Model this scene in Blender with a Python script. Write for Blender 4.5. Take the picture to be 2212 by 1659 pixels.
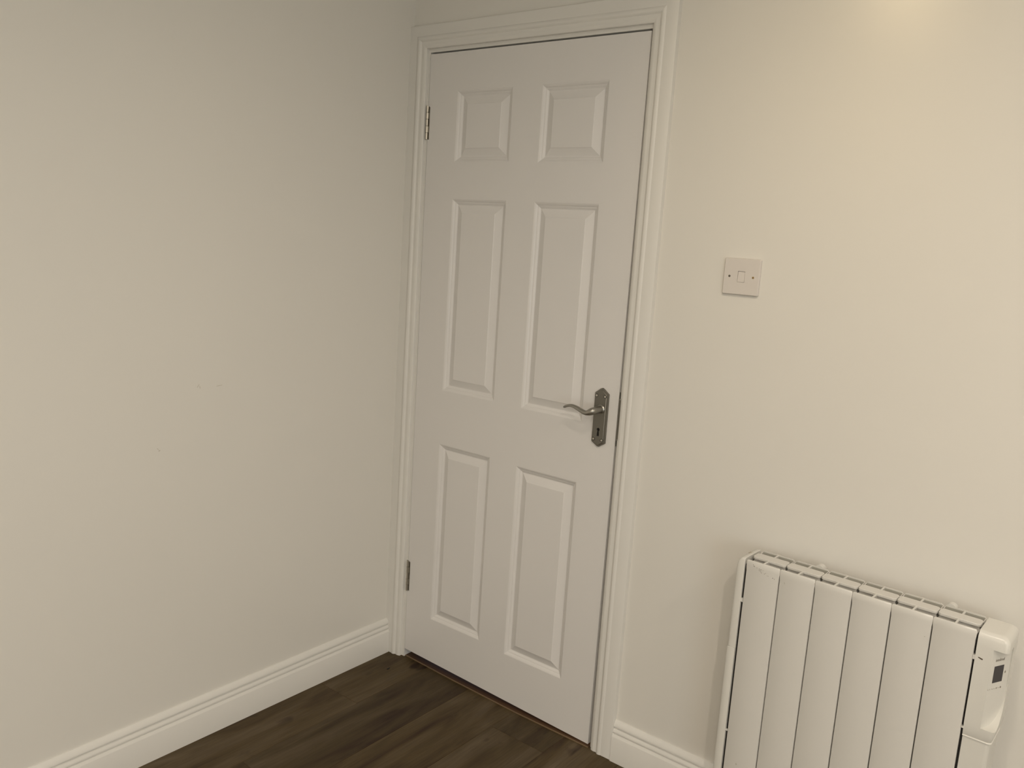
import bpy, bmesh, math, random
from mathutils import Vector, Matrix

for o in list(bpy.data.objects):
    bpy.data.objects.remove(o, do_unlink=True)
S = bpy.context.scene
COL = S.collection
random.seed(7)

# ------------------------------------------------------------------ camera
cam_d = bpy.data.cameras.new('camera')
cam = bpy.data.objects.new('camera', cam_d)
COL.objects.link(cam)
cam.location = (2.00246, -1.99015, 1.44847)
cam.rotation_euler = (1.40174, -0.06432, 0.66645)
cam_d.sensor_fit = 'HORIZONTAL'
cam_d.sensor_width = 36.0
cam_d.lens = 1839.73 * 36.0 / 2212.0
cam_d.clip_start = 0.02
S.camera = cam

# ------------------------------------------------------------------ world, lights, exposure
S.view_settings.view_transform = 'Standard'
S.view_settings.look = 'None'
S.view_settings.gamma = 1.0
S.view_settings.use_curve_mapping = False
S.view_settings.exposure = 0.10

w = bpy.data.worlds.new('world')
S.world = w
w.use_nodes = True
w.node_tree.nodes['Background'].inputs[0].default_value = (0.55, 0.68, 1.0, 1)
w.node_tree.nodes['Background'].inputs[1].default_value = 0.25


def area_light(name, loc, rot, power, color, shape='DISK', size=0.1, size_y=None, spread=180):
    d = bpy.data.lights.new(name, 'AREA')
    d.shape = shape
    d.size = size
    if size_y:
        d.size_y = size_y
    d.energy = power
    d.color = color
    d.spread = math.radians(spread)
    o = bpy.data.objects.new(name, d)
    o.location = loc
    o.rotation_euler = rot
    COL.objects.link(o)
    return o


WARM = (1.0, 0.80, 0.56)
# recessed ceiling downlights (one of them an adjustable spot), two added fill lamps and daylight from the window on the right
LAMP = (1.0, 0.875, 0.735)
area_light('downlight_lamp_main', (2.38, -1.92, 2.392), (0, 0, 0), 14.5, LAMP, size=0.085, spread=165)
area_light('downlight_lamp_near', (1.70, -1.15, 2.392), (0, 0, 0), 5.5, LAMP, size=0.085)
area_light('fill_lamp_far', (2.40, -3.30, 2.392), (0, 0, 0), 30.0, LAMP, size=0.085, spread=165)  # unseen lamp added as distant fill
area_light('fill_lamp_right', (3.00, -1.00, 2.392), (0, 0, 0), 6.0, LAMP, size=0.085, spread=165)  # unseen lamp added to balance the wall brightness
area_light('spot_lamp_side', (1.12, -1.20, 2.38), (math.radians(62), 0, math.radians(-16)), 0.38, (1.0, 0.75, 0.40), size=0.07, spread=62)
area_light('window_daylight', (3.615, -2.45, 1.05), (math.radians(90), 0, math.radians(90)), 15.0, (0.90, 0.99, 1.0),
           shape='RECTANGLE', size=1.3, size_y=1.0)

# ------------------------------------------------------------------ materials
def nodes_of(name):
    m = bpy.data.materials.new(name)
    m.use_nodes = True
    nt = m.node_tree
    return m, nt, nt.nodes['Principled BSDF']


def paint(name, col, rough=0.5, bump=0.0, scale=200.0, spec=0.5, var=0.0, stretch=None, coat=0.0):
    m, nt, b = nodes_of(name)
    b.inputs['Base Color'].default_value = (*col, 1)
    b.inputs['Roughness'].default_value = rough
    b.inputs['Specular IOR Level'].default_value = spec
    b.inputs['Coat Weight'].default_value = coat
    b.inputs['Coat Roughness'].default_value = 0.15
    tc = nt.nodes.new('ShaderNodeTexCoord')
    mp = nt.nodes.new('ShaderNodeMapping')
    nt.links.new(tc.outputs['Object'], mp.inputs[0])
    if stretch:
        mp.inputs['Scale'].default_value = stretch
    if bump > 0:
        n = nt.nodes.new('ShaderNodeTexNoise')
        n.inputs['Scale'].default_value = scale
        n.inputs['Detail'].default_value = 3
        nt.links.new(mp.outputs[0], n.inputs['Vector'])
        bp = nt.nodes.new('ShaderNodeBump')
        bp.inputs['Strength'].default_value = bump
        bp.inputs['Distance'].default_value = 0.001
        nt.links.new(n.outputs['Fac'], bp.inputs['Height'])
        nt.links.new(bp.outputs[0], b.inputs['Normal'])
    if var > 0:
        n2 = nt.nodes.new('ShaderNodeTexNoise')
        n2.inputs['Scale'].default_value = 1.7
        nt.links.new(tc.outputs['Object'], n2.inputs['Vector'])
        mx = nt.nodes.new('ShaderNodeMix')
        mx.data_type = 'RGBA'
        mx.inputs['A'].default_value = (*[c * (1 - var) for c in col], 1)
        mx.inputs['B'].default_value = (*[min(1, c * (1 + var)) for c in col], 1)
        nt.links.new(n2.outputs['Fac'], mx.inputs['Factor'])
        nt.links.new(mx.outputs['Result'], b.inputs['Base Color'])
    return m


M = {}
M['wall'] = paint('wall_paint', (0.77, 0.75, 0.70), rough=0.29, bump=0.05, scale=260, spec=0.45, var=0.012)
M['ceiling'] = paint('ceiling_paint', (0.82, 0.81, 0.78), rough=0.9)
M['gloss'] = paint('gloss_trim_paint', (0.765, 0.75, 0.71), rough=0.40, bump=0.04, scale=60, spec=0.5)
M['door'] = paint('door_paint', (0.76, 0.742, 0.722), rough=0.31, bump=0.16, scale=90, spec=0.45, stretch=(1.6, 1, 14))
M['raw_wood'] = paint('raw_door_edge', (0.20, 0.115, 0.05), rough=0.8)
M['steel'] = paint('brushed_nickel', (0.36, 0.345, 0.31), rough=0.36)
M['steel'].node_tree.nodes['Principled BSDF'].inputs['Metallic'].default_value = 0.95
M['plate'] = paint('satin_nickel_plate', (0.23, 0.218, 0.19), rough=0.5, bump=0.05, scale=300)
M['plate'].node_tree.nodes['Principled BSDF'].inputs['Metallic'].default_value = 0.9
M['chrome'] = paint('hinge_steel', (0.62, 0.59, 0.52), rough=0.28)
M['chrome'].node_tree.nodes['Principled BSDF'].inputs['Metallic'].default_value = 1.0
M['hinge_gap'] = paint('hinge_gap_shade', (0.10, 0.085, 0.06), rough=0.6)  # hinge plates coloured dark to stand for shade beside the knuckles
M['brass'] = paint('brass_screw', (0.62, 0.44, 0.22), rough=0.3)
M['brass'].node_tree.nodes['Principled BSDF'].inputs['Metallic'].default_value = 1.0
M['dark'] = paint('dark_hollow', (0.012, 0.010, 0.008), rough=0.9)
M['plastic'] = paint('switch_plastic', (0.70, 0.66, 0.62), rough=0.35, spec=0.5)
M['rad'] = paint('radiator_enamel', (0.69, 0.675, 0.635), rough=0.24, bump=0.05, scale=400, spec=0.45)
M['rad_plastic'] = paint('radiator_plastic', (0.73, 0.718, 0.67), rough=0.27, spec=0.5)
M['rad_shade'] = paint('radiator_slot_shade', (0.42, 0.41, 0.36), rough=0.6)  # greyed to paint shade into the back slots
M['screen'] = paint('display_glass', (0.028, 0.024, 0.030), rough=0.15)
M['ink'] = paint('grey_print', (0.22, 0.19, 0.15), rough=0.6)
M['ink_light'] = paint('faint_print', (0.42, 0.38, 0.31), rough=0.6)
M['chip'] = paint('bare_chip', (0.09, 0.065, 0.045), rough=0.8)
M['scuff'] = paint('grey_scuff', (0.50, 0.48, 0.42), rough=0.8)
M['dust'] = paint('pale_dust', (0.14, 0.12, 0.10), rough=0.9)
M['threshold_dark'] = paint('threshold_wood_dark', (0.075, 0.035, 0.012), rough=0.6, bump=0.2, scale=40, stretch=(1, 12, 1))
M['threshold'] = paint('threshold_wood', (0.16, 0.105, 0.055), rough=0.5, bump=0.2, scale=40, stretch=(1, 12, 1))


def floor_mat():
    m, nt, b = nodes_of('dark_laminate')
    tc = nt.nodes.new('ShaderNodeTexCoord')
    geo = nt.nodes.new('ShaderNodeObjectInfo')
    mul = nt.nodes.new('ShaderNodeMath'); mul.operation = 'MULTIPLY'; mul.inputs[1].default_value = 37.0
    nt.links.new(geo.outputs['Random'], mul.inputs[0])
    cmb = nt.nodes.new('ShaderNodeCombineXYZ')
    for i in range(3):
        nt.links.new(mul.outputs[0], cmb.inputs[i])
    add = nt.nodes.new('ShaderNodeVectorMath'); add.operation = 'ADD'
    nt.links.new(tc.outputs['Object'], add.inputs[0]); nt.links.new(cmb.outputs[0], add.inputs[1])
    mp = nt.nodes.new('ShaderNodeMapping'); mp.inputs['Scale'].default_value = (9, 1.6, 1)
    nt.links.new(add.outputs[0], mp.inputs[0])
    n1 = nt.nodes.new('ShaderNodeTexNoise'); n1.inputs['Scale'].default_value = 1.6; n1.inputs['Detail'].default_value = 5
    n1.inputs['Distortion'].default_value = 0.7
    nt.links.new(mp.outputs[0], n1.inputs['Vector'])
    r1 = nt.nodes.new('ShaderNodeValToRGB')
    e = r1.color_ramp.elements
    e[0].position = 0.28; e[0].color = (0.034, 0.016, 0.006, 1)
    e[1].position = 0.78; e[1].color = (0.125, 0.092, 0.056, 1)
    k = e.new(0.45); k.color = (0.070, 0.047, 0.018, 1)
    nt.links.new(n1.outputs['Fac'], r1.inputs['Fac'])
    # fine grain
    mp2 = nt.nodes.new('ShaderNodeMapping'); mp2.inputs['Scale'].default_value = (110, 5, 1)
    nt.links.new(add.outputs[0], mp2.inputs[0])
    n2 = nt.nodes.new('ShaderNodeTexNoise'); n2.inputs['Scale'].default_value = 2.0; n2.inputs['Detail'].default_value = 4
    nt.links.new(mp2.outputs[0], n2.inputs['Vector'])
    r2 = nt.nodes.new('ShaderNodeValToRGB')
    r2.color_ramp.elements[0].position = 0.3; r2.color_ramp.elements[0].color = (0.80, 0.79, 0.78, 1)
    r2.color_ramp.elements[1].position = 0.65; r2.color_ramp.elements[1].color = (1.08, 1.07, 1.06, 1)
    nt.links.new(n2.outputs['Fac'], r2.inputs['Fac'])
    mx = nt.nodes.new('ShaderNodeMix'); mx.data_type = 'RGBA'; mx.blend_type = 'MULTIPLY'
    mx.inputs['Factor'].default_value = 1.0
    nt.links.new(r1.outputs[0], mx.inputs['A']); nt.links.new(r2.outputs[0], mx.inputs['B'])
    # dark knots
    mp3 = nt.nodes.new('ShaderNodeMapping'); mp3.inputs['Scale'].default_value = (7, 2.6, 1)
    nt.links.new(add.outputs[0], mp3.inputs[0])
    n3 = nt.nodes.new('ShaderNodeTexNoise'); n3.inputs['Scale'].default_value = 1.9; n3.inputs['Detail'].default_value = 3
    n3.inputs['Distortion'].default_value = 0.4
    nt.links.new(mp3.outputs[0], n3.inputs['Vector'])
    r3 = nt.nodes.new('ShaderNodeValToRGB')
    r3.color_ramp.elements[0].position = 0.63; r3.color_ramp.elements[0].color = (1, 1, 1, 1)
    r3.color_ramp.elements[1].position = 0.74; r3.color_ramp.elements[1].color = (0.28, 0.20, 0.20, 1)
    nt.links.new(n3.outputs['Fac'], r3.inputs['Fac'])
    mx2 = nt.nodes.new('ShaderNodeMix'); mx2.data_type = 'RGBA'; mx2.blend_type = 'MULTIPLY'
    mx2.inputs['Factor'].default_value = 1.0
    nt.links.new(mx.outputs['Result'], mx2.inputs['A']); nt.links.new(r3.outputs[0], mx2.inputs['B'])
    # per plank shade
    pv = nt.nodes.new('ShaderNodeMapRange'); pv.inputs['To Min'].default_value = 0.85; pv.inputs['To Max'].default_value = 1.15
    nt.links.new(geo.outputs['Random'], pv.inputs['Value'])
    sc = nt.nodes.new('ShaderNodeVectorMath'); sc.operation = 'SCALE'
    nt.links.new(mx2.outputs['Result'], sc.inputs[0]); nt.links.new(pv.outputs[0], sc.inputs['Scale'])
    nt.links.new(sc.outputs[0], b.inputs['Base Color'])
    b.inputs['Roughness'].default_value = 0.55
    b.inputs['Specular IOR Level'].default_value = 0.3
    bp = nt.nodes.new('ShaderNodeBump'); bp.inputs['Strength'].default_value = 0.25; bp.inputs['Distance'].default_value = 0.0006
    nt.links.new(n2.outputs['Fac'], bp.inputs['Height']); nt.links.new(bp.outputs[0], b.inputs['Normal'])
    return m


M['floor'] = floor_mat()

m, nt, b = nodes_of('window_glass')
tr = nt.nodes.new('ShaderNodeBsdfTransparent'); gl = nt.nodes.new('ShaderNodeBsdfGlossy'); gl.inputs['Roughness'].default_value = 0.02
mxs = nt.nodes.new('ShaderNodeMixShader'); mxs.inputs[0].default_value = 0.06
nt.links.new(tr.outputs[0], mxs.inputs[1]); nt.links.new(gl.outputs[0], mxs.inputs[2])
nt.links.new(mxs.outputs[0], nt.nodes['Material Output'].inputs['Surface'])
M['glass'] = m

# ------------------------------------------------------------------ helpers
def tag(o, label=None, cat=None, group=None, kind=None):
    if label: o['label'] = label
    if cat: o['category'] = cat
    if group: o['group'] = group
    if kind: o['kind'] = kind
    return o


def empty(name, loc=(0, 0, 0), rot=(0, 0, 0)):
    o = bpy.data.objects.new(name, None)
    o.empty_display_size = 0.05
    o.location = loc
    o.rotation_euler = rot
    COL.objects.link(o)
    return o


def obj(name, bm, mat, parent=None, smooth=False):
    bmesh.ops.recalc_face_normals(bm, faces=bm.faces)
    me = bpy.data.meshes.new(name)
    bm.to_mesh(me)
    bm.free()
    if isinstance(mat, (list, tuple)):
        for x in mat: me.materials.append(x)
    else:
        me.materials.append(mat)
    if smooth:
        me.polygons.foreach_set('use_smooth', [True] * len(me.polygons))
        me.set_sharp_from_angle(angle=math.radians(35))
    o = bpy.data.objects.new(name, me)
    COL.objects.link(o)
    if parent:
        o.parent = parent
    return o


def add_box(bm, x0, x1, y0, y1, z0, z1, bevel=0.0, seg=2):
    vs = [bm.verts.new((x, y, z)) for x in (x0, x1) for y in (y0, y1) for z in (z0, z1)]
    idx = [(0, 1, 3, 2), (4, 6, 7, 5), (0, 4, 5, 1), (2, 3, 7, 6), (0, 2, 6, 4), (1, 5, 7, 3)]
    fs = [bm.faces.new([vs[i] for i in f]) for f in idx]
    if bevel > 0:
        es = list({e for f in fs for e in f.edges})
        bmesh.ops.bevel(bm, geom=es, offset=bevel, segments=seg, profile=0.5, affect='EDGES')
    return fs


def box_obj(name, d, mat, parent=None, bevel=0.0, seg=2):
    bm = bmesh.new()
    add_box(bm, *d, bevel=bevel, seg=seg)
    return obj(name, bm, mat, parent, smooth=bevel > 0)


def add_loft(bm, rings, cap=True, closed=True):
    """rings: list of lists of points, same length"""
    vr = [[bm.verts.new(p) for p in r] for r in rings]
    n = len(vr[0])
    for a, b_ in zip(vr[:-1], vr[1:]):
        for i in range(n if closed else n - 1):
            j = (i + 1) % n
            bm.faces.new((a[i], a[j], b_[j], b_[i]))
    if cap:
        bm.faces.new(vr[0])
        bm.faces.new(list(reversed(vr[-1])))
    return vr


def add_cyl(bm, c, axis, r, h, n=20, r2=None):
    c = Vector(c); a = Vector(axis).normalized()
    q = a.to_track_quat('Z', 'Y').to_matrix()
    rings = []
    for t, rr in ((0, r), (1, r if r2 is None else r2)):
        rings.append([c + a * h * t + q @ Vector((rr * math.cos(2 * math.pi * i / n), rr * math.sin(2 * math.pi * i / n), 0)) for i in range(n)])
    add_loft(bm, rings)


def add_poly_prism(bm, pts, y0, y1):
    """pts (x,z) polygon extruded along y"""
    a = [(p[0], y0, p[1]) for p in pts]
    b_ = [(p[0], y1, p[1]) for p in pts]
    add_loft(bm, [a, b_])


def smooth_path(pts, n=8):
    """Catmull-Rom through tuples"""
    out = []
    P = [pts[0]] + list(pts) + [pts[-1]]
    for i in range(1, len(P) - 2):
        p0, p1, p2, p3 = P[i - 1], P[i], P[i + 1], P[i + 2]
        for k in range(n):
            t = k / n
            out.append(tuple(0.5 * (2 * b1 + (c1 - a1) * t + (2 * a1 - 5 * b1 + 4 * c1 - d1) * t * t + (3 * b1 - a1 - 3 * c1 + d1) * t ** 3)
                             for a1, b1, c1, d1 in zip(p0, p1, p2, p3)))
    out.append(tuple(pts[-1]))
    return out


def boolean(o, cutter, op='DIFFERENCE'):
    md = o.modifiers.new('b', 'BOOLEAN')
    md.operation = op
    md.object = cutter
    md.solver = 'EXACT'
    dg = bpy.context.evaluated_depsgraph_get()
    dg.update()
    me = bpy.data.meshes.new_from_object(o.evaluated_get(dg))
    o.modifiers.clear()
    old = o.data
    o.data = me
    bpy.data.meshes.remove(old)
    bpy.data.objects.remove(cutter, do_unlink=True)
    o.data.polygons.foreach_set('use_smooth', [True] * len(o.data.polygons))
    o.data.set_sharp_from_angle(angle=math.radians(32))


# ------------------------------------------------------------------ room shell
RX, RY, RZ = 3.6, -3.8, 2.4
OX0, OX1, OZ = 0.050, 0.872, 2.025      # structural opening round the door lining


def struct(name, bm, mat):
    return tag(obj(name, bm, mat), kind='structure')


bm = bmesh.new()
add_box(bm, -0.1, OX0, 0.0, 0.12, 0, RZ)
add_box(bm, OX1, RX + 0.1, 0.0, 0.12, 0, RZ)
add_box(bm, OX0, OX1, 0.0, 0.12, OZ, RZ)
struct('wall_back', bm, M['wall'])
bm = bmesh.new(); add_box(bm, -0.1, 0.0, RY - 0.1, 0.0, 0, RZ); struct('wall_left', bm, M['wall'])
WY0, WY1, WZ0, WZ1 = -3.15, -1.75, 0.50, 1.60
bm = bmesh.new()
add_box(bm, RX, RX + 0.1, RY, WY0, 0, RZ); add_box(bm, RX, RX + 0.1, WY1, 0.0, 0, RZ)
add_box(bm, RX, RX + 0.1, WY0, WY1, 0, WZ0); add_box(bm, RX, RX + 0.1, WY0, WY1, WZ1, RZ)
struct('wall_right', bm, M['wall'])
bm = bmesh.new(); add_box(bm, 0, RX, RY - 0.1, RY, 0, RZ); struct('wall_front', bm, M['wall'])
bm = bmesh.new(); add_box(bm, -0.1, RX + 0.1, RY - 0.1, 0.12, RZ, RZ + 0.1); struct('ceiling', bm, M['ceiling'])

# window behind the photographer
win = tag(empty('window_1', (RX + 0.07, (WY0 + WY1) / 2, WZ0), (0, 0, math.radians(90))), kind='structure')
bm = bmesh.new()
hw, hh = (WY1 - WY0) / 2, WZ1 - WZ0
for d in ((-hw, -hw + .06), (hw - .06, hw), (-.03, .03)):
    add_box(bm, d[0], d[1], -0.03, 0.03, 0, hh)
add_box(bm, -hw, hw, -0.03, 0.03, 0, 0.06); add_box(bm, -hw, hw, -0.03, 0.03, hh - .06, hh)
obj('window_frame', bm, M['gloss'], win)
for s in (-1, 1):
    box_obj('pane', (min(s * .03, s * (hw - .06)), max(s * .03, s * (hw - .06)), -.003, .003, .06, hh - .06), M['glass'], win)

# floor: sub-base and individual planks
fl = tag(box_obj('floor', (-0.1, RX + 0.1, RY - 0.1, 1.2, -0.03, -0.004), M['dark']), kind='structure')
PW, PL = 0.191, 1.21
offs = [-0.315, -0.727, -1.02, -0.12, -0.60, -0.90, -0.30, -0.75, -0.05, -0.5]
mesh_cache = {}
x = -0.001
col_i = 0
while x < RX:
    w_ = min(PW, RX + 0.05 - x)
    y1 = offs[col_i % len(offs)] + PL
    while y1 > RY:
        y0 = max(y1 - PL, RY)
        ya = min(y1, 0.5)
        key = (round(w_, 3), round(ya - y0, 3))
        if ya - y0 > 0.01:
            if key not in mesh_cache:
                bm = bmesh.new()
                add_box(bm, 0.0002, key[0] - 0.0002, 0.0002, key[1] - 0.0002, -0.008, 0, bevel=0.0006, seg=1)
                o = obj('plank', bm, M['floor'], fl)
                mesh_cache[key] = o.data
            else:
                o = bpy.data.objects.new('plank', mesh_cache[key])
                COL.objects.link(o)
                o.parent = fl
            o.location = (x, y0, 0)
        y1 = y0 if y1 - PL > RY else RY - 1
    x += PW
    col_i += 1


# skirting boards
SK = [(0.0, 0.0), (0.018, 0.0), (0.018, 0.0755), (0.0172, 0.0772), (0.0138, 0.0830), (0.0112, 0.0840), (0.0112, 0.0852), (0.0140, 0.0866),
      (0.0144, 0.0880), (0.0132, 0.0930), (0.0098, 0.0975), (0.0062, 0.0985), (0.0060, 0.1008), (0.0085, 0.1025), (0.0122, 0.1045), (0.0122, 0.1065), (0.0100, 0.1120),
      (0.0065, 0.1180), (0.0025, 0.1212), (0.0, 0.1212)]


def skirting(name, fn, a, b_):
    bm = bmesh.new()
    add_loft(bm, [[fn(t, d, z) for d, z in SK] for t in (a, b_)])
    o = obj(name, bm, M['gloss'], smooth=True)
    return tag(o, kind='structure')


skirting('baseboard_left', lambda t, d, z: (d, t, z), -0.0165, RY)
skirting('baseboard_back', lambda t, d, z: (t, -d, z), 0.9245, RX)
skirting('baseboard_right', lambda t, d, z: (RX - d, t, z), 0.0, RY)
skirting('baseboard_front', lambda t, d, z: (t, RY + d, z), 0.0, RX)

# ------------------------------------------------------------------ architrave (mitred frame of three lengths)
AR = [(0.0, 0.0), (0.0, 0.0095), (0.0012, 0.0110), (0.0035, 0.0120), (0.0085, 0.0138), (0.0105, 0.0141), (0.0175, 0.0126), (0.0200, 0.0128),
      (0.0225, 0.0150), (0.0255, 0.0178), (0.0285, 0.0184), (0.0345, 0.0176), (0.0365, 0.0160), (0.0400, 0.0160), (0.0688, 0.0160), (0.0698, 0.0154), (0.0700, 0.0140), (0.0700, 0.0)]
AXL, AXR, AZ = 0.0670, 0.8550, 2.0060


def architrave(name, rings):
    bm = bmesh.new()
    add_loft(bm, rings)
    return tag(obj(name, bm, M['gloss'], smooth=True), kind='structure')


arl = [(min(s, AXL - 0.0002), d) for s, d in AR]
architrave('trim_1', [[(AXL - s, -d, 0.001) for s, d in arl], [(AXL - s, -d, AZ + s * 0.9999) for s, d in arl]])
architrave('trim_2', [[(AXR + s, -d, 0.001) for s, d in AR], [(AXR + s, -d, AZ + s * 0.9999) for s, d in AR]])
architrave('trim_3', [[(AXL - s, -d, AZ + s) for s, d in arl], [(AXR + s, -d, AZ + s) for s, d in AR]])

# ------------------------------------------------------------------ the door
door = tag(empty('door_1', (0.46, 0.0, 0.0)), kind='structure')
DX = -0.46


def dobj(name, bm, mat, parent=None, smooth=False):
    """geometry given in world coordinates, re-based on the door's origin (or a part's)"""
    bmesh.ops.translate(bm, verts=bm.verts, vec=(DX, 0, 0))
    return obj(name, bm, mat, parent or door, smooth)


# lining: two jambs and head with planted stops
LT = 1.9955
bm = bmesh.new()
add_loft(bm, [[(OX0, 0, 0), (0.0785, 0, 0), (0.0785, 0.12, 0), (OX0, 0.12, 0)], [(OX0, 0, OZ), (0.0735, 0, OZ), (0.0735, 0.12, OZ), (OX0, 0.12, OZ)]])
add_box(bm, 0.072, 0.095, 0.040, 0.075, 0, LT)
dobj('jamb', bm, M['gloss'])
bm = bmesh.new()
add_box(bm, 0.8475, OX1, 0, 0.12, 0, OZ)
add_box(bm, 0.828, 0.8477, 0.040, 0.075, 0, LT)
dobj('jamb', bm, M['gloss'])
bm = bmesh.new()
add_box(bm, 0.0735, 0.8475, 0, 0.12, LT, OZ)
dobj('frame_head', bm, M['gloss'])
bm = bmesh.new()
add_box(bm, 0.0735, 0.8475, 0.040, 0.075, LT - 0.022, LT)
dobj('door_stop', bm, M['raw_wood'])


def lx0(z): return 0.0795 - (0.0795 - 0.0752) * z / 2
def lx1(z): return 0.8385 + (0.8450 - 0.8385) * z / 2


LZ1 = 1.9905
PANELS = [(0.193, 0.407, 1.667, 1.878), (0.511, 0.731, 1.664, 1.878),
          (0.193, 0.407, 0.956, 1.558), (0.510, 0.729, 0.953, 1.556),
          (0.192, 0.406, 0.176, 0.781), (0.5085, 0.728, 0.167, 0.776)]
# leaf face built as a grid round the six openings
bm = bmesh.new()
TH = 0.036


def hexa(bm, c8):
    vs = [bm.verts.new(p) for p in c8]
    for f in ((0, 1, 2, 3), (7, 6, 5, 4), (0, 4, 5, 1), (1, 5, 6, 2), (2, 6, 7, 3), (3, 7, 4, 0)):
        bm.faces.new([vs[i] for i in f])


def slab(bm, p, y0=0.0, y1=TH):
    hexa(bm, [(q[0], y0, q[1]) for q in p] + [(q[0], y1, q[1]) for q in p])


rows = [(0, 1), (2, 3), (4, 5)]
bl, br_ = 0.0300, 0.0050
ML, MR = 0.4070, 0.5090
# bottom rail
zb = 0.176
slab(bm, [(lx0(0), bl), (lx1(0), br_), (lx1(0.15), 0.160), (lx0(0.15), 0.160)])
slab(bm, [(lx0(1.9), 1.885), (lx1(1.9), 1.885), (lx1(2), LZ1), (lx0(2), LZ1)])
slab(bm, [(lx0(1.6), 1.566), (lx1(1.6), 1.566), (lx1(1.66), 1.658), (lx0(1.66), 1.658)])
slab(bm, [(lx0(.9), 0.790), (lx1(.9), 0.790), (lx1(.94), 0.945), (lx0(.94), 0.945)])
for (i, j), (z0, z1) in zip(rows, ((1.658, 1.885), (0.945, 1.566), (0.160, 0.790))):
    a, c = PANELS[i], PANELS[j]
    slab(bm, [(lx0(z0), z0), (a[0], z0), (a[0], z1), (lx0(z1), z1)])
    slab(bm, [(a[1], z0), (c[0], z0), (c[0], z1), (a[1], z1)])
    slab(bm, [(c[1], z0), (lx1(z0), z0), (lx1(z1), z1), (c[1], z1)])
    for p in (a, c):
        slab(bm, [(p[0], z0), (p[1], z0), (p[1], p[2]), (p[0], p[2])])
        slab(bm, [(p[0], p[3]), (p[1], p[3]), (p[1], z1), (p[0], z1)])
bmesh.ops.remove_doubles(bm, verts=bm.verts, dist=0.00005)
dobj('door_leaf', bm, M['door'])

PROF = [(0.0, 0.0), (0.0022, 0.0006), (0.0055, 0.0026), (0.0085, 0.0055), (0.0092, 0.0064), (0.0108, 0.0066), (0.0135, 0.0084), (0.0165, 0.0110),
        (0.0180, 0.0116), (0.0200, 0.0112), (0.0395, 0.0026), (0.0405, 0.0020), (0.0414, 0.0010), (0.0425, 0.0008)]
for (x0, x1, z0, z1) in PANELS:
    bm = bmesh.new()
    e = 0.0001
    rings = []
    for s, d in PROF:
        rings.append([(x0 + e + s, d, z0 + e + s), (x1 - e - s, d, z0 + e + s), (x1 - e - s, d, z1 - e - s), (x0 + e + s, d, z1 - e - s)])
    back = [(x0 + e, TH, z0 + e), (x1 - e, TH, z0 + e), (x1 - e, TH, z1 - e), (x0 + e, TH, z1 - e)]
    add_loft(bm, [back] + rings)
    dobj('door_panel', bm, M['door'], smooth=False)

# hinges
def hinge(xc, z0, z1, skew):
    bm = bmesh.new()
    add_box(bm, xc - 0.0075, xc - 0.0045, -0.0012, 0.012, z0, z1, bevel=0.0005, seg=1)
    add_box(bm, xc + 0.0045, xc + 0.0075, -0.0012, 0.012, z0, z1 - 0.004, bevel=0.0005, seg=1)
    add_box(bm, xc - 0.0046, xc + 0.0046, -0.0006, 0.012, z0 + .002, z1 - .002)
    h = dobj('hinge', bm, M['hinge_gap'], smooth=True)
    n = 5
    L = (z1 - z0) / n
    for k in range(n):
        bm = bmesh.new()
        a = z0 + k * L + 0.0010
        r = 0.0041 if k % 2 == 0 else 0.0045
        add_cyl(bm, (xc, -0.0030, a), (0, 0, 1), r, L - 0.0020, 18)
        # wrap of the knuckle down to its own plate
        if k % 2: add_box(bm, xc, xc + 0.0052, -0.0018, 0.0, a, a + L - .0020)
        else: add_box(bm, xc - 0.0052, xc, -0.0018, 0.0, a, a + L - .0020)
        dobj('knuckle', bm, M['chrome'], h, smooth=True)
    bm = bmesh.new()
    add_cyl(bm, (xc, -0.0030, z0), (0, 0, 1), 0.0030, z1 - z0, 12)
    dobj('hinge_pin', bm, M['steel'], h, smooth=True)


hinge(0.0745, 1.736, 1.838, 0)
hinge(0.0800, 0.243, 0.350, 0)

# lock faceplate and strike seen in the closing gap
bm = bmesh.new()
add_box(bm, 0.8425, 0.8440, 0.001, 0.026, 0.905, 1.055)
lp = dobj('lock_faceplate', bm, M['steel'])
bm = bmesh.new()
add_box(bm, 0.8460, 0.8500, -0.0016, 0.010, 0.925, 1.036, bevel=0.0006, seg=1)
dobj('strike_plate', bm, M['plate'], smooth=True)
for z in (0.924, 1.037):
    bm = bmesh.new(); add_cyl(bm, (0.8485, -0.0022, z), (0, 1, 0), 0.0022, 0.006, 10); dobj('strike_lug', bm, M['steel'], lp, smooth=True)

# lever handle on its backplate
hd = tag(empty('door_handle', (0.790 + DX, 0, 0.975)))
hd.parent = door
tag(hd, label='satin nickel scroll lever handle on a pointed backplate')


def hobj(name, bm, mat, smooth=True, parent=None):
    bmesh.ops.translate(bm, verts=bm.verts, vec=(-0.790, 0, -0.975))
    return obj(name, bm, mat, parent or hd, smooth)


def plate_outline(i):
    x0, x1 = 0.7685 + i, 0.8125 - i
    zt, zb_, pt, pb = 1.0445 - i * .55, 0.9065 + i * .55, 1.0600 - i * 1.15, 0.8940 + i * 1.15
    xm = (x0 + x1) / 2
    pts = [(x0, zb_), (x0 + 0.0045, zb_ - 0.0035), (xm - 0.0075, pb + 0.0035), (xm - 0.0035, pb + 0.0006), (xm, pb), (xm + 0.0035, pb + 0.0006), (xm + 0.0075, pb + 0.0035), (x1 - 0.0045, zb_ - 0.0035), (x1, zb_),
           (x1, zt), (x1 - 0.0015, zt + 0.0012), (xm + 0.0050, pt - 0.0022), (xm, pt), (xm - 0.0050, pt - 0.0022), (x0 + 0.0015, zt + 0.0012), (x0, zt)]
    return pts


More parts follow.
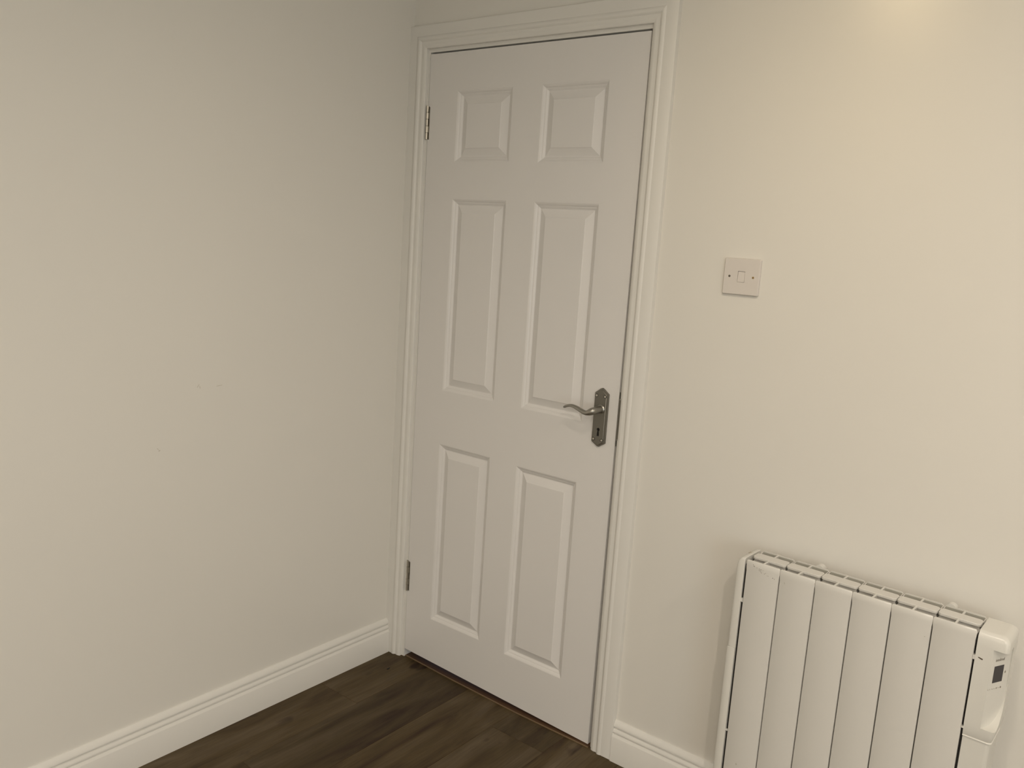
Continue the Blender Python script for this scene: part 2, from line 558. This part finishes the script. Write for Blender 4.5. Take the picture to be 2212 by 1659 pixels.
bm = bmesh.new()
prof = [(0.0, 0.0), (0.0, 0.0045), (0.0007, 0.0056), (0.0040, 0.0060), (0.0044, 0.0074), (0.0056, 0.0084)]
add_loft(bm, [[(p[0], -d - 0.0002, p[1]) for p in plate_outline(i)] for i, d in prof])
bp = hobj('backplate', bm, M['plate'])
# keyhole cut
bm = bmesh.new()
kx, kz = 0.7900, 0.9430
ring = [(kx + 0.0047 * math.sin(a), kz + 0.0047 * math.cos(a)) for a in [math.radians(-150 + 300 * i / 14) for i in range(15)]]
ring = ring[::1] + [(kx + 0.0036, kz - 0.0185), (kx - 0.0036, kz - 0.0185)]
add_poly_prism(bm, ring, -0.020, -0.0015)
bmesh.ops.translate(bm, verts=bm.verts, vec=(-0.790, 0, -0.975))
bmesh.ops.recalc_face_normals(bm, faces=bm.faces)
cut = obj('cut', bm, M['dark'], hd)
boolean(bp, cut)
bm = bmesh.new()
add_poly_prism(bm, [(kx - .006, kz - .020), (kx + .006, kz - .020), (kx + .006, kz + .006), (kx - .006, kz + .006)], -0.0030, -0.0016)
hobj('keyhole', bm, M['dark'], smooth=False)  # dark sheet behind the cut, painting in the shade of the hole
# screws
for sx, sz in ((0.7765, 1.0375), (0.8035, 1.0375), (0.7765, 0.9145), (0.8035, 0.9145)):
    bm = bmesh.new()
    add_cyl(bm, (sx, -0.0080, sz), (0, -1, 0), 0.0047, 0.0008, 20)
    hobj('screw_shade_ring', bm, M['dark'])  # dark disc painting a countersink's shade round the screw
    bm = bmesh.new()
    add_cyl(bm, (sx, -0.0080, sz), (0, -1, 0), 0.0037, 0.0013, 16, r2=0.0030)
    sc_ = hobj('screw', bm, M['chrome'])
    bm = bmesh.new()
    for ang in (0.4, 0.4 + math.pi / 2):
        a = Vector((math.cos(ang), 0, math.sin(ang))); b2 = Vector((-a.z, 0, a.x))
        c = Vector((sx, -0.0092, sz))
        hexa(bm, [tuple(c + a * s * 0.0024 + b2 * t * 0.0005 + Vector((0, d, 0))) for d in (0, 0.0006) for s, t in ((-1, -1), (1, -1), (1, 1), (-1, 1))])
    bmesh.ops.translate(bm, verts=bm.verts, vec=(-0.790, 0, -0.975))
    obj('screw_slot', bm, M['dark'], sc_).matrix_parent_inverse = Matrix.Identity(4)
# collar at the plate and the neck
bm = bmesh.new()
NX, NZ = 0.7925, 1.0010
nn = 24
rr = [(0.0125, 0.0083), (0.0125, 0.0095), (0.0110, 0.0108), (0.0098, 0.0118), (0.0094, 0.0180), (0.0098, 0.0300), (0.0094, 0.0360)]
add_loft(bm, [[(NX + r * math.cos(2 * math.pi * i / nn), -d, NZ + r * math.sin(2 * math.pi * i / nn)) for i in range(nn)] for r, d in rr])
hobj('neck', bm, M['steel'])
# lever: elbow and S-curved blade. (x, y, z, half height, half depth)
pts = [(0.7935, -0.0330, 1.0010, 0.0094, 0.0094), (0.7925, -0.0400, 1.0005, 0.0098, 0.0092), (0.7890, -0.0460, 0.9990, 0.0100, 0.0090), (0.7830, -0.0495, 0.9955, 0.0092, 0.0080),
       (0.7745, -0.0510, 0.9925, 0.0070, 0.0070), (0.7650, -0.0515, 0.9935, 0.0066, 0.0066), (0.7550, -0.0515, 0.9965, 0.0064, 0.0064), (0.7430, -0.0510, 1.0005, 0.0060, 0.0060),
       (0.7300, -0.0500, 1.0035, 0.0050, 0.0060), (0.7180, -0.0490, 1.0035, 0.0043, 0.0060), (0.7070, -0.0475, 1.0005, 0.0040, 0.0060), (0.6990, -0.0465, 0.9965, 0.0036, 0.0058), (0.6965, -0.0462, 0.9950, 0.0026, 0.0045)]
sp = smooth_path(pts, 5)
rings = []
for i, p in enumerate(sp):
    a = Vector(sp[max(i - 1, 0)][:3]); b2 = Vector(sp[min(i + 1, len(sp) - 1)][:3])
    t = (b2 - a).normalized()
    up = Vector((0, 0, 1)); up = (up - t * up.dot(t)).normalized()
    sd = t.cross(up).normalized()
    c = Vector(p[:3])
    rings.append([tuple(c + up * p[3] * math.sin(2 * math.pi * k / 20) + sd * p[4] * math.cos(2 * math.pi * k / 20)) for k in range(20)])
bm = bmesh.new()
add_loft(bm, rings)
hobj('lever', bm, M['steel'])

# threshold strip under the door
th = tag(empty('threshold_strip', (0.46, 0.03, 0.0)), 'thin brown wooden threshold strip running along the floor under the door', 'threshold')
fr = [(0.0790, 0.0050), (0.30, -0.0060), (0.58, -0.0140), (0.8465, -0.0110)]
for nm, prf, mt in (('edge_bead', [(0.0, 0.0), (-0.0002, 0.0022), (0.0012, 0.0034), (0.0034, 0.0030), (0.0036, 0.0)], M['threshold']),
                    ('strip', [(0.0036, 0.0), (0.0036, 0.0022), (0.0070, 0.0030), (0.10, 0.0040), (0.10, 0.0)], M['threshold_dark'])):
    bm = bmesh.new()
    add_loft(bm, [[(px - 0.46, py + d - 0.03, z + 0.0003) for d, z in prf] for px, py in fr])
    obj(nm, bm, mt, th)

# ------------------------------------------------------------------ light switch
swx, swz = 1.157, 1.3930
sw = tag(empty('light_switch', (swx, 0.0, swz)), 'square white plastic light switch on the wall between door and radiator', 'light switch')
bm = bmesh.new()


def rrect(hx, hz, r, y, n=6):
    out = []
    for cx, cz, a0 in ((hx - r, hz - r, 0), (-hx + r, hz - r, 90), (-hx + r, -hz + r, 180), (hx - r, -hz + r, 270)):
        for k in range(n + 1):
            a = math.radians(a0 + 90 * k / n)
            out.append((cx + r * math.cos(a), y, cz + r * math.sin(a)))
    return out


add_loft(bm, [rrect(.0460, .0440, .003, -.0002), rrect(.0460, .0440, .003, -.0050), rrect(.0453, .0433, .003, -.0074), rrect(.0440, .0420, .0025, -.0086)])
pl = obj('faceplate', bm, M['plastic'], sw, smooth=True)
bm = bmesh.new(); add_box(bm, -.0092, .0092, -.02, -.004, -.0134, .0134); cut = obj('cut', bm, M['plastic'], sw)
boolean(pl, cut)
bm = bmesh.new()
vs = [(-.0087, -.0030, -.0130), (.0087, -.0030, -.0130), (.0087, -.0030, .0122), (-.0087, -.0030, .0122), (-.0087, -.0098, -.0130), (.0087, -.0098, -.0130), (.0087, -.0074, .0122), (-.0087, -.0074, .0122)]
hexa(bm, vs)
bmesh.ops.bevel(bm, geom=list(bm.edges), offset=.0006, segments=2, affect='EDGES')
obj('rocker', bm, M['plastic'], sw, smooth=True)
for sx, mt, lb, ang in ((-.0303, M['plate'], 'grey screw head with vertical slot', math.pi / 2), (.0303, M['brass'], 'brass screw head', 0.7)):
    bm = bmesh.new()
    add_cyl(bm, (sx, -.0084, 0), (0, -1, 0), .0031, .0006, 18, r2=.0027)
    s_ = obj('screw', bm, mt, sw, smooth=True)
    tag(s_, label=lb)
    bm = bmesh.new()
    a = Vector((math.cos(ang), 0, math.sin(ang))); b2 = Vector((-a.z, 0, a.x)); c = Vector((sx, -.0092, 0))
    hexa(bm, [tuple(c + a * s * .0025 + b2 * t * .0005 + Vector((0, d, 0))) for d in (0, .0004) for s, t in ((-1, -1), (1, -1), (1, 1), (-1, 1))])
    obj('screw_slot', bm, M['chip'], s_)

# ------------------------------------------------------------------ electric radiator
# local frame: x along the wall from the first section, y towards the wall, z=0 at the top
BX, BZ = 0.262, -0.578
rot = Matrix.Rotation(-0.036, 3, 'Z') @ Matrix.Rotation(0.0008, 3, 'Y')
org = Vector((1.2985, -0.1300, 0.7455))
rad = empty('electric_radiator', org + rot @ Vector((BX, 0.04, BZ)), rot.to_euler())
tag(rad, 'white electric radiator of six flat panels mounted low on the wall', 'radiator')


def robj(name, bm, mat, parent=None, smooth=False):
    bmesh.ops.translate(bm, verts=bm.verts, vec=(-BX, -0.04, -BZ))
    return obj(name, bm, mat, parent or rad, smooth)


P_, D_ = 0.0815, 0.0890
FY0, FY1 = 0.0310, 0.0630


def rpoly(x0, x1, y0, y1, r, z, n=4, corners=(1, 1, 1, 1)):
    out = []
    for cx, cy, a0, on in ((x1, y1, 0, corners[0]), (x0, y1, 90, corners[1]), (x0, y0, 180, corners[2]), (x1, y0, 270, corners[3])):
        r_ = r if on else 0.0002
        ccx = cx - r_ if cx == x1 else cx + r_
        ccy = cy - r_ if cy == y1 else cy + r_
        for k in range(n + 1):
            a = math.radians(a0 + 90 * k / n)
            out.append((ccx + r_ * math.cos(a), ccy + r_ * math.sin(a), z))
    return out


def front_panel(bm):
    # (x inset at z): full width at the head, narrowing to leave the shadow gap
    zs = [(-0.0005, 0.0030), (-0.0015, 0.0012), (-0.0040, 0.0004), (-0.0150, 0.0004), (-0.0200, 0.0009), (-0.0270, 0.0017), (BZ, 0.0018)]
    rings = []
    for z, ins in zs:
        yf = 0.0 if z < -0.003 else 0.0010
        e_ = 0.0012
        a0, a1 = ins, P_ - ins
        if z > -0.001: yf = 0.0012
        rings.append([(a0, 0.0028, z), (a0, yf + e_ * .6, z), (a0 + e_, yf, z), (a1 - e_, yf, z), (a1, yf + e_ * .6, z), (a1, 0.0028, z)])
    add_loft(bm, rings)


for k in range(6):
    bm = bmesh.new()
    front_panel(bm)
    # lip folded back from the front
    add_box(bm, 0.003, P_ - 0.003, 0.0015, 0.0042, -0.0042, -0.0006)
    # back plate
    add_loft(bm, [rpoly(0.001, P_ - 0.001, D_ - 0.0022, D_, 0.0006, BZ + .004), rpoly(0.001, P_ - 0.001, D_ - 0.0022, D_, 0.0006, -0.004), rpoly(0.005, P_ - 0.005, D_ - 0.0022, D_, 0.0006, -0.0003)])
    # cross web joining front, flap and back
    add_box(bm, P_ / 2 - 0.0022, P_ / 2 + 0.0022, 0.001, D_ - 0.001, -0.0040, -0.0004, bevel=0.0006, seg=1)
    add_box(bm, P_ / 2 - 0.0016, P_ / 2 + 0.0016, 0.002, D_ - 0.001, BZ + .01, -0.0040)
    # side webs of the back channel, visible as thin joints
    for xx in (0.0012, P_ - 0.0028):
        add_box(bm, xx, xx + 0.0016, FY1 - 0.004, D_ - 0.0015, -0.080, -0.0045)
        add_box(bm, xx, xx + 0.0016, 0.0026, FY0 + 0.008, BZ + .01, -0.0120)
    sec = robj('radiator_section', bm, M['rad'], smooth=True)
    sec.location = (k * P_, 0, 0)
    # flat deflector bar on top
    bm = bmesh.new()
    ins = 0.0006
    add_loft(bm, [rpoly(ins, P_ - ins, FY0, FY1, 0.0075, -0.0052, 5), rpoly(ins, P_ - ins, FY0, FY1, 0.0075, -0.0008, 5), rpoly(ins + .0006, P_ - ins - .0006, FY0 + .0006, FY1 - .0006, 0.0070, 0.0, 5)])
    robj('deflector_bar', bm, M['rad'], sec, smooth=True)
    # heater body under the bar
    bm = bmesh.new()
    add_box(bm, 0.003, P_ - 0.003, FY0 + 0.006, FY1 - 0.006, BZ + .012, -0.0055)
    add_box(bm, 0.004, P_ - 0.004, FY1 - .004, D_ - 0.0022, -0.09, -0.06)
    robj('heater_core', bm, M['rad'], sec)
    bm = bmesh.new()
    add_box(bm, 0.003, P_ - 0.003, D_ - 0.0034, D_ - 0.0024, -0.09, -0.0030)
    robj('slot_shade_sheet', bm, M['rad_shade'], sec)  # added sheet, its grey stands in for shade in the back slot

W6 = 6 * P_


# left end cap -----------------------------------------------------------------
def side_ring(x, ins, y0, y1, ztop, zbot, rt, n=6):
    """outline in the y-z plane at x; rounded at the two top corners"""
    out = [(x, y1 - ins, zbot), (x, y0 + ins, zbot)]
    for k in range(n + 1):
        a = math.radians(180 - 90 * k / n)
        out.append((x, y0 + ins + rt + rt * math.cos(a), ztop - ins - rt + rt * math.sin(a)))
    for k in range(n + 1):
        a = math.radians(90 - 90 * k / n)
        out.append((x, y1 - ins - rt + rt * math.cos(a), ztop - ins - rt + rt * math.sin(a)))
    return out


def cap_mesh(xs, y0, y1, ztop, zbot, rt):
    bm = bmesh.new()
    add_loft(bm, [side_ring(x_, i_, y0, y1, ztop - zt_, zbot, rt) for x_, i_, zt_ in xs])
    return bm


zseam = -0.2250
bm = cap_mesh([(-0.0042, 0.0006, 0.0), (-0.0050, 0.0, 0.0), (-0.0110, 0.0, 0.0), (-0.0160, 0.0006, 0.0022), (-0.0200, 0.0014, 0.0060), (-0.0228, 0.0026, 0.0115), (-0.0240, 0.0040, 0.0190)],
              0.0005, D_ + 0.001, 0.0008, zseam, 0.006)
lc = robj('end_cap', bm, M['rad_plastic'], smooth=True)
bm = cap_mesh([(-0.0042, 0.0006, 0.0), (-0.0110, 0.0, 0.0), (-0.0215, 0.0006, 0.0), (-0.0248, 0.0030, 0.0)], -0.0008, D_ + 0.001, zseam - 0.0003, BZ, 0.0005)
robj('lower_end_cap', bm, M['rad_plastic'], smooth=True)
for yy in (0.044, 0.052):
    bm = bmesh.new(); add_box(bm, -0.0165, -0.0085, yy, yy + 0.0022, -0.0015, 0.0010, bevel=.0004, seg=1)
    robj('vent_mark', bm, M['ink_light'], lc)
# added dark sheets painting shade into the gaps between caps and sections
for xx in (-0.0035, W6 + 0.0005):
    bm = bmesh.new(); add_box(bm, xx, xx + 0.003, 0.006, D_ - .004, BZ + .006, -0.014); robj('gap_shade', bm, M['dark'])
for xx, zz in ((-0.0042, -0.107), (-0.0042, -0.440), (W6 - .001, -0.062), (W6 - .001, -0.2115)):
    bm = bmesh.new(); add_box(bm, xx, xx + 0.005, 0.0012, 0.012, zz, zz + (0.009 if zz > -0.11 else 0.003)); robj('clip', bm, M['rad'])

# right end cap with the scooped control panel ---------------------------------------
CX0, CX1 = W6 + 0.0028, W6 + 0.0595
bm = bmesh.new()


def cap_plan(z, ins, drop):
    """plan outline (x,y) at height z, inset as it rounds over at the top"""
    x0, x1, y0, y1 = CX0, CX1 - ins, 0.0005 + ins * 0.85, D_ + 0.001
    out = [(x0, y1, z), (x0, y0, z)]
    r_ = 0.0085
    for k in range(9):
        a = math.radians(270 + 90 * k / 8)
        out.append((x1 - r_ + r_ * math.cos(a), y0 + r_ + r_ * math.sin(a), z))
    out.append((x1, y1, z))
    return out


rings = [cap_plan(zseam - 0.000, 0.006, 0), cap_plan(zseam + 0.004, 0.0042, 0), cap_plan(zseam + 0.016, 0.0018, 0), cap_plan(zseam + 0.034, 0, 0), cap_plan(-0.030, 0, 0)]
RT = 0.0165
for k in range(1, 9):
    a = math.radians(90 * k / 8)
    rings.append(cap_plan(-RT - 0.001 + RT * math.sin(a), RT * (1 - math.cos(a)), 0))
add_loft(bm, rings)
rc = robj('control_housing', bm, M['rad_plastic'])
# scoop cutter: facet plane starts at (fx, 0) going back along du
fx = CX0 + 0.0295
du = Vector((0.415, 0.910, 0)).normalized()
nrm = Vector((du.y, -du.x, 0))           # outward
ZT, ZB, UM = -0.0310, -0.1990, 0.0590
prof_u = [(-0.02, ZT), (UM - 0.006, ZT), (UM - 0.0018, ZT - 0.0016), (UM, ZT - 0.006), (UM, ZB + 0.060)]
for k in range(1, 11):
    a = math.radians(90 * k / 10)
    prof_u.append((0.012 + (UM - 0.012) * math.cos(a), ZB + 0.060 - 0.060 * math.sin(a)))
prof_u += [(-0.02, ZB)]
bm = bmesh.new()
o0 = Vector((fx, 0.0, 0))
r0 = [tuple(o0 + du * u + Vector((0, 0, z))) for u, z in prof_u]
r1 = [tuple(o0 + du * u + nrm * 0.05 + Vector((0, 0, z))) for u, z in prof_u]
add_loft(bm, [r0, r1])
bmesh.ops.translate(bm, verts=bm.verts, vec=(-BX, -0.04, -BZ))
cut = obj('cut', bm, M['rad_plastic'], rad)
boolean(rc, cut)


def facet_poly(name, uz, h, mat, parent=None, base=0.0):
    bm = bmesh.new()
    r0 = [tuple(o0 + du * u + nrm * (base - 0.0004) + Vector((0, 0, z))) for u, z in uz]
    r1 = [tuple(o0 + du * u + nrm * (base + h) + Vector((0, 0, z))) for u, z in uz]
    add_loft(bm, [r0, r1])
    return robj(name, bm, mat, parent)


U0 = 0.0130
facet_poly('display_screen', [(U0, -0.1035), (U0 + .0290, -0.1035), (U0 + .0290, -0.0680), (U0, -0.0680)], 0.0003, M['screen'], rc)
facet_poly('indicator_mark', [(U0 + .0335, -0.0850), (U0 + .0355, -0.0880), (U0 + .0375, -0.0850), (U0 + .0355, -0.0815)], 0.0003, M['ink'], rc)


def facet_text(name, body, u, z, size, mat, squeeze=1.0):
    cu = bpy.data.curves.new(name, 'FONT')
    cu.body = body
    cu.size = size
    cu.extrude = 0.00012
    cu.resolution_u = 2
    to = bpy.data.objects.new(name, cu)
    COL.objects.link(to)
    bpy.context.view_layer.update()
    dg = bpy.context.evaluated_depsgraph_get()
    me = bpy.data.meshes.new_from_object(to.evaluated_get(dg))
    bpy.data.objects.remove(to, do_unlink=True)
    for v in me.vertices:
        p = o0 + du * (u + v.co.x * squeeze) + nrm * (0.0002 + v.co.z) + Vector((0, 0, z + v.co.y)) + Vector((-BX, -0.04, -BZ))
        v.co = p
    me.materials.clear()
    me.materials.append(mat)
    o = bpy.data.objects.new(name, me)
    COL.objects.link(o)
    o.parent = rc
    return o


facet_text('lettering', 'intelirad', U0 + 0.0005, -0.0580, 0.0088, M['ink'], 0.92)
# row of small touch symbols under the screen
for i, (u, s, mt) in enumerate(((0.004, .0011, 'ink_light'), (0.0095, .0011, 'ink_light'), (0.0165, .0013, 'ink'), (0.0225, .0012, 'ink_light'), (0.0290, .0022, 'ink'), (0.0350, .0011, 'ink_light'), (0.0415, .0020, 'ink'))):
    n_ = 3 if i in (2, 4) else 8
    facet_poly('key_symbol', [(u + s * math.sin(2 * math.pi * k / n_), -0.1165 + s * math.cos(2 * math.pi * k / n_)) for k in range(n_)], 0.0003, M[mt], rc)

# lower right cap, slightly slimmer below a bright lip
bm = bmesh.new()
r_low = [cap_plan(BZ, 0.0075, 0), cap_plan(zseam - 0.004, 0.0068, 0), cap_plan(zseam - 0.0022, 0.0066, 0)]
add_loft(bm, r_low)
robj('lower_end_cap', bm, M['rad_plastic'], smooth=True)
bm = bmesh.new()
add_loft(bm, [cap_plan(zseam - 0.0026, 0.0040, 0), cap_plan(zseam - 0.0004, 0.0052, 0)])
robj('cap_lip', bm, M['rad_plastic'], smooth=True)

# paint chips and scuffs
def blob(name, cx, cz, w_, h_, mat, y=0.0, parent=None, ang=0.0, seed=0):
    rnd = random.Random(seed)
    bm = bmesh.new()
    n = 9
    pts = []
    for k in range(n):
        a = 2 * math.pi * k / n
        r_ = 0.7 + 0.5 * rnd.random()
        px, pz = w_ * r_ * math.cos(a), h_ * r_ * math.sin(a)
        pts.append((cx + px * math.cos(ang) - pz * math.sin(ang), cz + px * math.sin(ang) + pz * math.cos(ang)))
    add_poly_prism(bm, pts, y - 0.00015, y + 0.0006)
    return robj(name, bm, mat, parent)


chips = [(0.0175, -0.0085, .0014, .0004, -0.9), (0.0195, -0.0118, .0018, .0007, -0.6), (0.0265, -0.0135, .0008, .0006, 0), (0.0330, -0.0140, .0010, .0006, .6), (0.0355, -0.0160, .0022, .0004, -.5),
         (0.0330, -0.0180, .0020, .0004, -.9), (0.0375, -0.0145, .0014, .0004, -.2), (0.0365, -0.0200, .0018, .0005, -.7), (0.0385, -0.0220, .0012, .0006, -.7), (0.0420, -0.0155, .0007, .0005, 0),
         (0.0460, -0.0225, .0009, .0008, 0), (0.0485, -0.0205, .0010, .0006, 0), (0.0530, -0.0250, .0007, .0006, 0), (0.0555, -0.0250, .0008, .0004, 0), (0.0665, -0.0265, .0011, .0008, -.4), (0.0705, -0.0275, .0009, .0008, 0)]
for i, (cx, cz, w_, h_, a) in enumerate(chips):
    blob('paint_chip', cx, cz, w_, h_, M['chip'] if i in (0, 1, 14) else M['ink'], 0.0, None, a, i)
blob('paint_chip', W6 + 0.0130, -0.0560, .0046, .0018, M['chip'], 0.0005, rc, -0.25, 40)
for i, (cx, cz, w_, h_) in enumerate(((0.0950, -0.0290, .0010, .0026), (0.1620, -0.0090, .0014, .0008), (0.397, -0.0480, .0016, .0010), (0.0330, -0.5130, .0022, .0030), (0.165, -0.488, .0030, .0012))):
    blob('scuff_mark', cx, cz, w_, h_, M['scuff'], 0.0, None, 0.3, 60 + i)

# wall brackets peeping over the back edge
for bx in (2 * P_ - 0.026, 5 * P_ + 0.012):
    bm = bmesh.new()
    add_cyl(bm, (bx, D_ + 0.003, -0.008), (0, 1, 0), 0.0105, 0.018, 24)
    add_box(bm, bx - 0.010, bx + 0.010, D_ + 0.006, D_ + 0.030, -0.200, -0.008)
    robj('wall_bracket', bm, M['rad'], smooth=True)

# faint scuffs on the left wall
WL = bpy.data.objects['wall_left']
M['wall_scuff'] = paint('wall_scuff', (0.62, 0.59, 0.52), rough=0.6)
for cy, cz, ly, lz, ang in ((-0.743, 1.012, .006, .0012, .9), (-0.738, 1.008, .0012, .004, .2), (-0.680, 1.007, .010, .0010, .1), (-0.853, 0.853, .003, .002, .4), (-0.857, 0.858, .001, .004, .8)):
    bm = bmesh.new()
    pts = [(math.cos(2 * math.pi * k / 8) * ly, math.sin(2 * math.pi * k / 8) * lz) for k in range(8)]
    pts = [(cy + a * math.cos(ang) - b2 * math.sin(ang), cz + a * math.sin(ang) + b2 * math.cos(ang)) for a, b2 in pts]
    add_loft(bm, [[(-0.0002, a, b2) for a, b2 in pts], [(0.0001, a, b2) for a, b2 in pts]])
    obj('scuff_mark', bm, M['wall_scuff'], WL)

# ------------------------------------------------------------------ small things on the floor
def speck(name, cx, cy, pts, h, mat, label, cat):
    bm = bmesh.new()
    a = [(px, py, 0.0002) for px, py in pts]
    b_ = [(px * .8, py * .8, h) for px, py in pts]
    add_loft(bm, [a, b_])
    o = obj(name, bm, mat)
    o.location = (cx, cy, 0)
    return tag(o, label, cat)


speck('dark_fleck', 0.104, -0.098, [(-.003, -.006), (.002, -.009), (.004, -.004), (.002, .003), (-.001, .008), (-.003, .009), (-.002, .001)], 0.0015, M['dark'],
      'tiny black fleck lying on the floor near the door corner', 'fleck')
